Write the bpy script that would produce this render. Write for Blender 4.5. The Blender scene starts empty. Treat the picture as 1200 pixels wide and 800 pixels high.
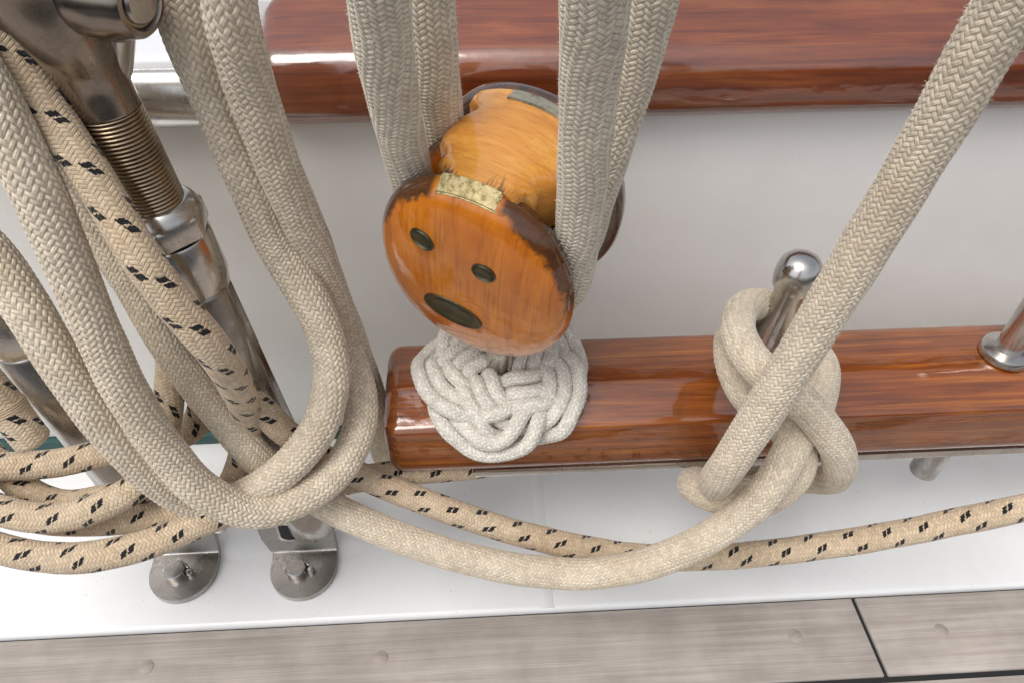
import bpy, bmesh, math, random
import numpy as np
from mathutils import Vector, Matrix, Quaternion
R = math.radians
S = bpy.context.scene
COL = S.collection
random.seed(7); RNG = np.random.default_rng(7)

# ------------------------------------------------------------------ camera, sky, sun, exposure
cam = bpy.data.cameras.new('camera'); co = bpy.data.objects.new('camera', cam); COL.objects.link(co)
cam.lens = 36 * 870 / 1200; cam.sensor_width = 36; cam.clip_start = 0.005; cam.clip_end = 8000
co.matrix_world = Matrix.Translation((0, 0, .42)) @ Matrix.Rotation(R(-3.5), 4, 'Z') @ Matrix.Rotation(R(44), 4, 'X') @ Matrix.Rotation(R(.5), 4, 'Z')
S.camera = co
W = bpy.data.worlds.new('World'); S.world = W; W.use_nodes = True
nt = W.node_tree; bg = nt.nodes['Background']
sky = nt.nodes.new('ShaderNodeTexSky'); sky.sky_type = 'NISHITA'; sky.sun_disc = False
SUN_EL, SUN_AZ = 64, 230          # azimuth measured clockwise from +Y (outboard)
sky.sun_elevation = R(SUN_EL); sky.sun_rotation = R(SUN_AZ); sky.dust_density = 4; sky.air_density = 1.0
hs = nt.nodes.new('ShaderNodeHueSaturation'); hs.inputs['Saturation'].default_value = .32
nt.links.new(sky.outputs[0], hs.inputs['Color']); nt.links.new(hs.outputs[0], bg.inputs[0])
bg.inputs[1].default_value = .15
sl = bpy.data.lights.new('sun', 'SUN'); sl.energy = .85; sl.angle = R(30); sl.color = (1, .95, .88)
so = bpy.data.objects.new('sun', sl); COL.objects.link(so)
_d = Vector((math.sin(R(SUN_AZ)) * math.cos(R(SUN_EL)), math.cos(R(SUN_AZ)) * math.cos(R(SUN_EL)), math.sin(R(SUN_EL))))
so.rotation_euler = _d.to_track_quat('Z', 'Y').to_euler(); so.location = _d * 5
vs = S.view_settings; vs.view_transform = 'Standard'; vs.look = 'None'; vs.gamma = 1; vs.exposure = .24
S.cycles.max_bounces = 8

# ------------------------------------------------------------------ materials
def srgb(r, g, b):
    return tuple((c / 255 / 12.92 if c / 255 < .04045 else ((c / 255 + .055) / 1.055) ** 2.4) for c in (r, g, b)) + (1,)
class NB:
    def __init__(s, name):
        s.m = bpy.data.materials.new(name); s.m.use_nodes = True; s.t = s.m.node_tree
        s.b = s.t.nodes['Principled BSDF']
    def n(s, typ, **kw):
        x = s.t.nodes.new('ShaderNode' + typ)
        for k, v in kw.items():
            setattr(x, k, v)
        return x
    def l(s, a, b): s.t.links.new(a, b)
    def val(s, x, inp):
        if hasattr(x, 'is_output') or isinstance(x, bpy.types.NodeSocket): s.l(x, inp)
        else: inp.default_value = x
    def math(s, op, a, b=None, c=None):
        x = s.n('Math', operation=op); s.val(a, x.inputs[0])
        if b is not None: s.val(b, x.inputs[1])
        if c is not None: s.val(c, x.inputs[2])
        return x.outputs[0]
    def coord(s, kind='Object', scale=(1, 1, 1), rot=(0, 0, 0), loc=(0, 0, 0)):
        c = s.n('TexCoord'); m = s.n('Mapping'); s.l(c.outputs[kind], m.inputs[0])
        m.inputs['Scale'].default_value = scale; m.inputs['Rotation'].default_value = rot; m.inputs['Location'].default_value = loc
        return m.outputs[0]
    def noise(s, vec, scale, detail=4, rough=.55, dist=0):
        x = s.n('TexNoise'); s.l(vec, x.inputs['Vector']); x.inputs['Scale'].default_value = scale
        x.inputs['Detail'].default_value = detail; x.inputs['Roughness'].default_value = rough; x.inputs['Distortion'].default_value = dist
        return x.outputs['Fac']
    def ramp(s, f, stops):
        x = s.n('ValToRGB'); s.l(f, x.inputs[0]); e = x.color_ramp.elements
        while len(e) < len(stops): e.new(.5)
        for el, (p, c) in zip(e, stops):
            el.position = p; el.color = c if not isinstance(c, (int, float)) else (c, c, c, 1)
        return x.outputs[0]
    def mix(s, f, a, b, mode='MIX'):
        x = s.n('Mix', data_type='RGBA', blend_type=mode); s.val(f, x.inputs[0]); s.val(a, x.inputs[6]); s.val(b, x.inputs[7])
        return x.outputs[2]
    def bump(s, h, dist, strength=1, normal=None):
        x = s.n('Bump'); x.inputs['Strength'].default_value = strength; x.inputs['Distance'].default_value = dist
        s.l(h, x.inputs['Height'])
        if normal is not None: s.l(normal, x.inputs['Normal'])
        return x.outputs[0]
    def set(s, **kw):
        for k, v in kw.items():
            s.val(v, s.b.inputs[k.replace('_', ' ')])
        return s

def wood(name, stops, grain=(12, 300, 300), dark=(.05, .012, .004, 1), rough=.4, coat=1., coat_rough=.04, ior=1.8, streak=.55, bumpd=.00012, dist=.6, extra=None, coatbump=True, stk=(1.6, 5, 5)):
    m = NB(name)
    v = m.coord(scale=grain)
    big = m.noise(v, 1.0, 5, .6, dist)
    col = m.ramp(big, stops)
    v2 = m.coord(scale=(grain[0] * stk[0], grain[1] * stk[1], grain[2] * stk[2]))
    st = m.noise(v2, 1.0, 3, .7, .3)
    stm = m.ramp(st, [(.52, 0), (.68, 1)])
    col = m.mix(m.math('MULTIPLY', stm, streak), col, dark)
    v3 = m.coord(scale=(30, 30, 30))
    bl = m.ramp(m.noise(v3, 1, 3), [(.35, .86), (.65, 1.08)])
    col = m.mix(1, col, bl, 'MULTIPLY')
    if extra: col = extra(m, col)
    nb = m.bump(m.noise(v2, 1, 2), bumpd, .6)
    m.set(Base_Color=col, Roughness=rough, Normal=nb, Specular_IOR_Level=.2, Coat_Weight=coat, Coat_Roughness=coat_rough, Coat_IOR=ior)
    if coatbump:
        wv = m.noise(m.coord(scale=(60, 110, 110)), 1, 2, .5)
        fine = m.noise(m.coord(scale=(900, 900, 900)), 1, 2, .6)
        hh = m.math('ADD', wv, m.math('MULTIPLY', fine, .05))
        m.l(m.bump(hh, .0007, .5), m.b.inputs['Coat Normal'])
    return m.m

def steel(name, base=(.62, .6, .57, 1), rough=.16, dirt=(.16, .12, .08, 1), amount=.35):
    m = NB(name)
    n1 = m.noise(m.coord(scale=(70, 70, 70)), 1, 6, .65)
    d = m.math('MULTIPLY', m.ramp(n1, [(.45, 0), (.75, 1)]), amount)
    col = m.mix(d, base, dirt)
    n2 = m.noise(m.coord(scale=(900, 900, 250)), 1, 3, .6)
    r = m.math('ADD', m.math('MULTIPLY', n2, .16), rough - .05)
    r = m.math('ADD', r, m.math('MULTIPLY', d, .5))
    m.set(Base_Color=col, Metallic=1., Roughness=r, Normal=m.bump(n2, .00004, .35))
    return m.m

def paint(name, col, dirtcol, amt=.25, rough=.35, coat=.3, scale=14):
    m = NB(name)
    n1 = m.noise(m.coord(scale=(scale, scale * .7, scale)), 1, 6, .62)
    c = m.mix(m.math('MULTIPLY', m.ramp(n1, [(.42, 0), (.8, 1)]), amt), col, dirtcol)
    sp = m.noise(m.coord(scale=(420, 420, 420)), 1, 1, .4)
    c = m.mix(m.math('MULTIPLY', m.ramp(sp, [(.79, 0), (.82, 1)]), .45), c, (.25, .23, .2, 1))
    n3 = m.noise(m.coord(scale=(60, 60, 60)), 1, 3)
    m.set(Base_Color=c, Roughness=rough, Coat_Weight=coat, Coat_Roughness=.12, Normal=m.bump(n3, .0009, .35))
    return m.m

def rope_mat(name, a, b, dirt, cells=(16, .003), marks=False, dirtamt=.45, crevice_shade=.72, bd=.0007):
    m = NB(name)
    uv = m.n('UVMap', uv_map='UVMap').outputs[0]
    sep = m.n('SeparateXYZ'); m.l(uv, sep.inputs[0]); u, v = sep.outputs[0], sep.outputs[1]
    n1 = m.noise(m.coord(scale=(55, 55, 55)), 1, 5, .62)
    n2 = m.noise(m.coord(scale=(1500, 1500, 1500)), 1, 3, .7)
    col = m.mix(m.ramp(n1, [(.3, 0), (.7, 1)]), a, b)
    wn = m.n('TexWhiteNoise', noise_dimensions='2D')
    cb = m.n('CombineXYZ'); M_ = m.math
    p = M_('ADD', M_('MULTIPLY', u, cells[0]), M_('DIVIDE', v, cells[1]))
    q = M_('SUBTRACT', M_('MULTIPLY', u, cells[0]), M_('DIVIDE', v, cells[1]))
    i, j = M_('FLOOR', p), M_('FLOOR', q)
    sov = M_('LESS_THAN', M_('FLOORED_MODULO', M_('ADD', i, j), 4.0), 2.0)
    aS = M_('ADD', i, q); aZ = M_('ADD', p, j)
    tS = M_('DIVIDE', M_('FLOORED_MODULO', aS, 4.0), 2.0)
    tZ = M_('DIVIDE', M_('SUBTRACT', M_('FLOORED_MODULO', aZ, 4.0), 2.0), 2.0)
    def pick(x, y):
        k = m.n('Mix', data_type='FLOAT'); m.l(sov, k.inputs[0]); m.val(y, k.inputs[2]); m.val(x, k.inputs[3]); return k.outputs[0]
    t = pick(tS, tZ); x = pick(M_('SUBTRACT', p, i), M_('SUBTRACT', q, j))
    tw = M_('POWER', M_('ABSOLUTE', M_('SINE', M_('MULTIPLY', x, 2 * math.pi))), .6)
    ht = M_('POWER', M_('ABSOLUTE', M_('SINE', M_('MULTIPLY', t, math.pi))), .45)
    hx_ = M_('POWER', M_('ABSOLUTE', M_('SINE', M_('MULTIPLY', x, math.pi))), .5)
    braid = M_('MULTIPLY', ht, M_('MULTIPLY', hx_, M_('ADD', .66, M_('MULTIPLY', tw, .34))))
    m.l(pick(i, M_('ADD', j, 57.0)), cb.inputs[0])
    m.l(pick(M_('FLOOR', M_('DIVIDE', aS, 4.0)), M_('FLOOR', M_('DIVIDE', aZ, 4.0))), cb.inputs[1]); m.l(cb.outputs[0], wn.inputs['Vector'])
    tone = m.ramp(wn.outputs[0], [(0, .86), (1, 1.1)])
    col = m.mix(1, col, tone, 'MULTIPLY')
    # shade in the gaps between yarns, painted in as darker colour
    col = m.mix(1, col, m.ramp(braid, [(.12, crevice_shade), (.6, 1)]), 'MULTIPLY')
    fib = m.ramp(n2, [(.3, .8), (.7, 1.12)])
    col = m.mix(1, col, fib, 'MULTIPLY')
    n4 = m.noise(m.coord(scale=(24, 24, 24), loc=(3.1, .4, 1.7)), 1, 5, .7)
    col = m.mix(m.math('MULTIPLY', m.ramp(n4, [(.55, 0), (.75, 1)]), dirtamt), col, dirt)
    if marks:
        k6 = m.math('MULTIPLY', u, 6.0); k = m.math('FLOOR', k6); uu = m.math('FRACT', k6)
        rag = m.noise(m.coord(scale=(1300, 1300, 1300)), 1, 2)
        sp = m.math('ADD', m.math('SUBTRACT', m.math('DIVIDE', v, .0185), m.math('MULTIPLY', k, .27)), m.math('MULTIPLY', m.math('SUBTRACT', rag, .5), .10))
        fr = m.math('FRACT', sp)
        # two short slanting flecks side by side
        da = m.math('ABSOLUTE', m.math('SUBTRACT', m.math('ADD', fr, m.math('MULTIPLY', uu, .10)), .545))
        fa = m.math('LESS_THAN', da, .12)
        gap = m.math('GREATER_THAN', m.math('ABSOLUTE', m.math('SUBTRACT', da, .0)), .014)
        fb = m.math('LESS_THAN', m.math('ABSOLUTE', m.math('SUBTRACT', m.math('ADD', uu, m.math('MULTIPLY', m.math('SUBTRACT', fr, .5), 1.2)), .5)), .21)
        # ragged edge from the yarns
        f = m.math('MULTIPLY', m.math('MULTIPLY', fa, fb), gap)
        col = m.mix(f, col, (.012, .011, .012, 1))
    hh = n2
    m.set(Base_Color=col, Roughness=.88, Normal=m.bump(hh, .00025, .5, m.bump(braid, bd, .7)), Sheen_Weight=.25, Sheen_Roughness=.5, Specular_IOR_Level=.25)
    return m.m

MAT = {}
def scuff(m, col):
    # varnish worn through to grey-blond wood near the rail's left end
    v = m.coord(loc=(0, 0, 0))
    sep = m.n('SeparateXYZ'); m.l(v, sep.inputs[0])
    def near(ax, c, w):
        return m.math('SUBTRACT', 1, m.math('MINIMUM', 1, m.math('ABSOLUTE', m.math('DIVIDE', m.math('SUBTRACT', sep.outputs[ax], c), w))))
    def patch(cx, wx, cz, wz):
        return m.math('MULTIPLY', near(0, cx, wx), near(2, cz, wz))
    a = m.math('MAXIMUM', patch(-.032, .016, .1365, .006), patch(-.031, .016, .1215, .004))
    nz = m.noise(m.coord(scale=(130, 900, 900)), 1, 5, .7, .5)
    f = m.ramp(m.math('MULTIPLY', a, m.math('ADD', nz, .25)), [(.28, 0), (.42, 1)])
    return m.mix(m.math('MULTIPLY', f, .8), col, (.42, .26, .15, 1))
MAT['pin_rail'] = wood('mahogany_pin_rail', [(.25, (.10, .020, .002, 1)), (.5, (.25, .060, .005, 1)), (.75, (.43, .135, .013, 1))], dark=(.045, .009, .003, 1), extra=scuff, ior=1.85)
MAT['cap'] = wood('mahogany_cap_rail', [(.25, (.085, .016, .004, 1)), (.5, (.20, .042, .009, 1)), (.75, (.32, .088, .018, 1))], grain=(12, 160, 160), dark=(.06, .014, .006, 1), coat_rough=.10, ior=2.0)
def rimburn(m, col):
    # scorched, worn rim where the ropes leave the shell
    sep = m.n('SeparateXYZ'); m.l(m.coord(), sep.inputs[0]); x, y = sep.outputs[0], sep.outputs[1]
    rr = m.math('ADD', m.math('POWER', m.math('ABSOLUTE', m.math('DIVIDE', x, .0411)), 2.0), m.math('POWER', m.math('ABSOLUTE', m.math('DIVIDE', y, .0501)), 2.0))
    nz = m.noise(m.coord(scale=(260, 260, 120)), 1, 5, .7, .3); n2 = m.noise(m.coord(scale=(60, 60, 60)), 1, 2)
    a = m.math('ADD', rr, m.math('MULTIPLY', m.math('SUBTRACT', nz, .5), .26)); a = m.math('ADD', a, m.math('MULTIPLY', m.math('SUBTRACT', n2, .5), .25))
    f = m.ramp(a, [(.86, 0), (.93, 1)])
    f = m.math('MULTIPLY', f, m.ramp(m.math('MULTIPLY', m.math('ADD', y, .004), 40), [(.1, 0), (.5, 1)]))
    f = m.math('MULTIPLY', f, m.ramp(m.math('MULTIPLY', m.math('ABSOLUTE', m.math('ADD', x, .002)), 40), [(.46, 0), (.56, 1)]))
    return m.mix(m.math('MULTIPLY', f, .92), col, m.ramp(nz, [(.35, (.018, .007, .003, 1)), (.65, (.075, .026, .009, 1))]))
MAT['cheek'] = wood('varnished_ash_cheek', [(.25, (.40, .095, .004, 1)), (.5, (.58, .165, .006, 1)), (.75, (.72, .25, .012, 1))], grain=(110, 16, 60), dark=(.22, .05, .006, 1), streak=.45, coat_rough=.03, dist=.9, ior=1.6, stk=(5, 1.6, 2), extra=rimburn)
def burnt(m, col):
    v = m.coord(); sep = m.n('SeparateXYZ'); m.l(v, sep.inputs[0])
    nz = m.noise(m.coord(scale=(700, 120, 90)), 1, 4, .7, .4)
    nl = m.noise(m.coord(scale=(60, 60, 60)), 1, 2)
    edge = m.math('SUBTRACT', 1, m.math('MULTIPLY', m.math('SUBTRACT', sep.outputs[2], .012), 95))
    f = m.math('ADD', m.math('MULTIPLY', edge, .8), m.math('MULTIPLY', m.math('SUBTRACT', nz, .5), 2.6))
    f = m.math('MULTIPLY', f, m.ramp(nl, [(.35, .2), (.6, 1)]))
    return m.mix(m.ramp(f, [(.5, 0), (.95, .95)]), col, (.035, .014, .006, 1))
MAT['crown'] = wood('varnished_ash_crown', [(.25, (.56, .19, .02, 1)), (.5, (.74, .31, .04, 1)), (.75, (.84, .44, .09, 1))], grain=(30, 200, 260), dark=(.30, .07, .008, 1), streak=.3, coat_rough=.03, extra=burnt)
MAT['burnt'] = wood('dark_burnt_end_grain', [(.3, (.022, .008, .004, 1)), (.6, (.085, .028, .010, 1)), (.8, (.20, .08, .03, 1))], grain=(260, 260, 60), dark=(.012, .005, .003, 1), coat_rough=.1)
MAT['teak'] = wood('weathered_teak', [(.25, (.335, .295, .265, 1)), (.5, (.415, .37, .335, 1)), (.75, (.50, .455, .415, 1))], grain=(9, 300, 300), dark=(.27, .235, .21, 1), rough=.8, coat=0, streak=.55, bumpd=.0003, coatbump=False, stk=(1.5, 8, 8))
MAT['plug'] = wood('teak_plug', [(.25, (.31, .27, .24, 1)), (.75, (.43, .38, .345, 1))], grain=(60, 200, 200), dark=(.3, .25, .22, 1), rough=.8, coat=0, coatbump=False)
MAT['white'] = paint('white_deck_paint', (.80, .81, .81, 1), (.60, .60, .57, 1), .3, rough=.4)
MAT['wall'] = paint('white_bulwark_paint', (.83, .815, .785, 1), (.64, .58, .53, 1), .45, rough=.42, scale=7)
MAT['gloss_white'] = paint('gloss_white_paint', (.82, .83, .85, 1), (.7, .7, .7, 1), .1, rough=.2, coat=.6)
MAT['teal'] = paint('dark_green_paint', (.008, .062, .056, 1), (.015, .05, .048, 1), .3, rough=.55, coat=.05)
MAT['steel'] = steel('polished_stainless')
MAT['steel_dull'] = steel('dull_stainless', (.42, .40, .38, 1), .2, (.15, .13, .09, 1), .5)
MAT['steel_brown'] = steel('brown_dark_reflection_steel', (.31, .27, .235, 1), .17, (.11, .08, .05, 1), .45)  # brown base darkened in place of the dark surroundings the steel would reflect
MAT['stud'] = steel('bronzed_thread', (.42, .33, .23, 1), .26, (.12, .08, .04, 1), .6)
MAT['bronze'] = steel('dark_bronze', (.13, .12, .075, 1), .38, (.03, .035, .025, 1), .7)
m = NB('pitted_brass'); nz = m.noise(m.coord(scale=(380, 380, 380)), 1, 5, .7)
m.set(Base_Color=m.ramp(nz, [(.32, (.14, .10, .035, 1)), (.5, (.46, .38, .19, 1)), (.75, (.60, .53, .32, 1))]), Metallic=.75, Roughness=.45, Normal=m.bump(nz, .0006, .8)); MAT['brass'] = m.m
m = NB('grey_patina'); nz = m.noise(m.coord(scale=(300, 300, 300)), 1, 5, .7)
m.set(Base_Color=m.ramp(nz, [(.3, (.10, .09, .055, 1)), (.5, (.33, .31, .22, 1)), (.75, (.46, .43, .33, 1))]), Metallic=.3, Roughness=.4, Coat_Weight=.5); MAT['patina'] = m.m
m = NB('black_caulk'); m.set(Base_Color=(.012, .012, .012, 1), Roughness=.6); MAT['caulk'] = m.m
m = NB('slot_shade_black'); m.set(Base_Color=(.015, .014, .014, 1), Roughness=.5); MAT['black'] = m.m  # black for the inlay that stands in for shade inside the chainplate slot
m = NB('sea_water'); nz = m.noise(m.coord(scale=(1.2, 1.2, 1.2)), 1, 5)
m.set(Base_Color=(.03, .055, .06, 1), Roughness=.12, Normal=m.bump(nz, .2, .6)); MAT['sea'] = m.m
MAT['cream'] = rope_mat('cream_braided_rope', (.68, .575, .435, 1), (.78, .68, .53, 1), (.40, .29, .18, 1), cells=(24, .0021), crevice_shade=.82, bd=.00045)
MAT['coil'] = rope_mat('cream_coil_rope', (.68, .575, .435, 1), (.78, .68, .53, 1), (.40, .29, .18, 1), cells=(22, .0024), crevice_shade=.8, bd=.00055)
MAT['cream_pale'] = rope_mat('pale_braided_rope', (.70, .62, .49, 1), (.80, .72, .585, 1), (.46, .39, .30, 1), cells=(22, .0022), dirtamt=.3, crevice_shade=.76, bd=.0006)
MAT['mat_rope'] = rope_mat('white_mat_cord', (.76, .72, .635, 1), (.81, .775, .69, 1), (.58, .53, .44, 1), cells=(10, .0022), dirtamt=.25, bd=.0004, crevice_shade=.78)
MAT['dotted'] = rope_mat('tan_flecked_rope', (.64, .49, .325, 1), (.72, .58, .415, 1), (.42, .29, .18, 1), cells=(16, .0016), marks=True, crevice_shade=.72, bd=.0005)
m = NB('rope_fibre'); m.set(Base_Color=(.78, .72, .62, 1), Roughness=.9); MAT['fibre'] = m.m

# ------------------------------------------------------------------ builders
def link(o, parent=None):
    COL.objects.link(o)
    if parent is not None: o.parent = parent
    return o
def mesh(name, verts, faces, mat, parent=None, smooth=True, mats=None):
    me = bpy.data.meshes.new(name); me.from_pydata([tuple(v) for v in verts], [], faces); me.update()
    me.materials.append(MAT[mat] if isinstance(mat, str) else mat)
    if smooth: me.polygons.foreach_set('use_smooth', [True] * len(me.polygons))
    return link(bpy.data.objects.new(name, me), parent)
def from_bm(name, bm, mat, parent=None, smooth=True, angle=40):
    bmesh.ops.recalc_face_normals(bm, faces=bm.faces)
    me = bpy.data.meshes.new(name); bm.to_mesh(me); bm.free(); me.materials.append(MAT[mat])
    if smooth:
        me.polygons.foreach_set('use_smooth', [True] * len(me.polygons))
        me.set_sharp_from_angle(angle=R(angle))
    return link(bpy.data.objects.new(name, me), parent)
def tag(o, label=None, cat=None, group=None, kind=None):
    if label: o['label'] = label
    if cat: o['category'] = cat
    if group: o['group'] = group
    if kind: o['kind'] = kind
    return o
def thing(name, label, cat, loc=(0, 0, 0), group=None, mw=None):
    o = bpy.data.objects.new(name, None); o.empty_display_size = .01; COL.objects.link(o); o.location = loc
    if mw is not None: o.matrix_world = mw
    return tag(o, label, cat, group)
def box_bm(lo, hi, bev=.001, seg=2):
    bm = bmesh.new()
    bmesh.ops.create_cube(bm, size=1)
    for v in bm.verts:
        v.co = Vector([(a + b) / 2 + c * (b - a) for a, b, c in zip(lo, hi, v.co)])
    if bev: bmesh.ops.bevel(bm, geom=bm.edges[:], offset=bev, segments=seg, profile=.5, affect='EDGES')
    return bm
def frame_z(p, d, up=(0, 0, 1)):
    d = Vector(d).normalized(); q = d.to_track_quat('Z', 'Y'); return Matrix.Translation(p) @ q.to_matrix().to_4x4()
def lathe(name, prof, mat, parent=None, mw=None, seg=40, ang=40, sx=1, sy=1):
    """prof = [(r, z)...]; closed at the ends when r is 0"""
    bm = bmesh.new(); rings = []
    for r, z in prof:
        if r < 1e-6: rings.append([bm.verts.new((0, 0, z))])
        else: rings.append([bm.verts.new((r * sx * math.cos(2 * math.pi * i / seg), r * sy * math.sin(2 * math.pi * i / seg), z)) for i in range(seg)])
    for a, b in zip(rings, rings[1:]):
        for i in range(seg):
            j = (i + 1) % seg
            if len(a) == 1 and len(b) == 1: continue
            if len(a) == 1: bm.faces.new((a[0], b[j], b[i]))
            elif len(b) == 1: bm.faces.new((a[i], a[j], b[0]))
            else: bm.faces.new((a[i], a[j], b[j], b[i]))
    o = from_bm(name, bm, mat, None, True, ang)
    if mw is not None: o.data.transform(mw)
    if parent is not None: o.parent = parent
    return o
def prism(name, poly, z0, z1, mat, parent=None, mw=None, bev=.0008, seg=2, ang=40):
    bm = bmesh.new()
    vs_ = [bm.verts.new((x, y, z0)) for x, y in poly]; f = bm.faces.new(vs_)
    r = bmesh.ops.extrude_face_region(bm, geom=[f])
    for v in r['geom']:
        if isinstance(v, bmesh.types.BMVert): v.co.z = z1
    if bev:
        bmesh.ops.recalc_face_normals(bm, faces=bm.faces)
        es = [e for e in bm.edges if len(e.link_faces) == 2 and e.calc_face_angle(0) > R(35)]
        bmesh.ops.bevel(bm, geom=es, offset=bev, segments=seg, profile=.5, affect='EDGES')
    if mw is not None: bm.transform(mw)
    return from_bm(name, bm, mat, parent, True, ang)

# ---- ropes
def spline(pts, step, iters=3):
    P = np.array(pts, float)
    P = np.vstack([2 * P[0] - P[1], P, 2 * P[-1] - P[-2]])
    out = []
    for i in range(1, len(P) - 2):
        p0, p1, p2, p3 = P[i - 1:i + 3]
        d = [max(np.linalg.norm(b - a), 1e-6) ** .5 for a, b in ((p0, p1), (p1, p2), (p2, p3))]
        t0 = 0; t1 = d[0]; t2 = t1 + d[1]; t3 = t2 + d[2]
        t = np.linspace(t1, t2, 40, endpoint=False)[:, None]
        A1 = (t1 - t) / (t1 - t0) * p0 + (t - t0) / (t1 - t0) * p1
        A2 = (t2 - t) / (t2 - t1) * p1 + (t - t1) / (t2 - t1) * p2
        A3 = (t3 - t) / (t3 - t2) * p2 + (t - t2) / (t3 - t2) * p3
        B1 = (t2 - t) / (t2 - t0) * A1 + (t - t0) / (t2 - t0) * A2
        B2 = (t3 - t) / (t3 - t1) * A2 + (t - t1) / (t3 - t1) * A3
        out.append((t2 - t) / (t2 - t1) * B1 + (t - t1) / (t2 - t1) * B2)
    out.append(P[-2:-1]); out = np.vstack(out)
    s = np.concatenate([[0], np.cumsum(np.linalg.norm(np.diff(out, axis=0), axis=1))])
    n = max(4, int(s[-1] / .002)); t = np.linspace(0, s[-1], n)
    c = np.stack([np.interp(t, s, out[:, k]) for k in range(3)], 1)
    for _ in range(iters * 4):
        c[1:-1] = .25 * c[:-2] + .5 * c[1:-1] + .25 * c[2:]
    s = np.concatenate([[0], np.cumsum(np.linalg.norm(np.diff(c, axis=0), axis=1))])
    n = max(4, int(s[-1] / step)); t = np.linspace(0, s[-1], n)
    c = np.stack([np.interp(t, s, c[:, k]) for k in range(3)], 1)
    return c, t
def frames(c):
    T = np.gradient(c, axis=0); T /= np.linalg.norm(T, axis=1)[:, None]
    # light smoothing so that resampled corners do not show
    N = np.zeros_like(c); a = np.array([0, 0, 1.]) if abs(T[0, 2]) < .9 else np.array([1., 0, 0])
    n = a - T[0] * (a @ T[0]); n /= np.linalg.norm(n); N[0] = n
    for i in range(1, len(c)):
        n = N[i - 1] - T[i] * (N[i - 1] @ T[i]); N[i] = n / np.linalg.norm(n)
    return T, N, np.cross(T, N)
def tubes(name, lines, r, mat, n, step, nstr, L, amp, parent=None, closed=False, sharp=.5, ends=True):
    """braided rope: every braid strand stands proud of the surface; lines = list of point lists, one mesh"""
    VV, FF, UV = [], [], []; base = 0
    for pts in lines:
        c, s = spline(pts, step) if not isinstance(pts, tuple) else pts
        T, N, B = frames(c); m = len(c)
        ph_ = RNG.uniform(0, 6.28, 6)
        roll_ = .45 * np.sin(s * 23 + ph_[0]) + .28 * np.sin(s * 61 + ph_[1]) + .05 * np.sin(s * 190 + ph_[2])
        N, B = np.cos(roll_)[:, None] * N + np.sin(roll_)[:, None] * B, np.cos(roll_)[:, None] * B - np.sin(roll_)[:, None] * N
        raw = s; s = s + .0011 * np.sin(s * 47 + ph_[3]) + .0006 * np.sin(s * 131 + ph_[4])
        th = np.arange(n) / n
        u = th[None, :] + 0 * s[:, None]; v = s[:, None] + 0 * th[None, :]
        wob = .014 * np.sin(v * 210 + 6.28 * u) + .012 * np.sin(v * 97 + 3) + .016 * np.sin(v * 39 + 12.57 * u + ph_[5])
        p = nstr * u + v / L; q = nstr * u - v / L
        i, j = np.floor(p), np.floor(q)
        sover = np.mod(i + j, 4) < 2
        tS = np.mod(i + q, 4) / 2; tZ = (np.mod(p + j, 4) - 2) / 2
        t = np.clip(np.where(sover, tS, tZ), 0, 1); x = np.where(sover, p - i, q - j)
        tw = np.abs(np.sin(2 * np.pi * x)) ** .5
        hgt = np.sin(np.pi * t) ** sharp * (.45 + .55 * np.sin(np.pi * x) ** .6) * (.72 + .28 * tw)
        rr = r * (1 + wob) + amp * (hgt - .6)
        if ends:
            cap = np.clip(np.minimum(raw, raw[-1] - raw) / (r * .5), 0, 1); rr = rr * np.sqrt(np.clip(1 - (1 - cap) ** 2, .05, 1))[:, None]
        a = 2 * np.pi * th
        V = c[:, None, :] + rr[:, :, None] * (np.cos(a)[None, :, None] * N[:, None, :] + np.sin(a)[None, :, None] * B[:, None, :])
        idx = np.arange(m * n).reshape(m, n) + base
        f = np.stack([idx[:-1], np.roll(idx[:-1], -1, 1), np.roll(idx[1:], -1, 1), idx[1:]], -1).reshape(-1, 4)
        u1 = np.append(th, 1.0)
        uq = np.stack([u1[:-1], u1[1:], u1[1:], u1[:-1]], -1)[None].repeat(m - 1, 0)
        vq = np.stack([s[:-1], s[:-1], s[1:], s[1:]], -1)[:, None].repeat(n, 1)
        UV.append(np.stack([uq, vq], -1).reshape(-1, 2)); VV.append(V.reshape(-1, 3)); FF.append(f); base += m * n
    V = np.vstack(VV).astype(np.float32); F = np.vstack(FF).astype(np.int32); U = np.vstack(UV).astype(np.float32)
    me = bpy.data.meshes.new(name); me.vertices.add(len(V)); me.vertices.foreach_set('co', V.ravel())
    me.loops.add(F.size); me.loops.foreach_set('vertex_index', F.ravel())
    me.polygons.add(len(F)); me.polygons.foreach_set('loop_start', np.arange(0, F.size, 4, dtype=np.int32))
    me.polygons.foreach_set('use_smooth', np.ones(len(F), bool))
    uvl = me.uv_layers.new(name='UVMap'); me.update(calc_edges=True); uvl.data.foreach_set('uv', U.ravel())
    me.materials.append(MAT[mat])
    return link(bpy.data.objects.new(name, me), parent)
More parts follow.
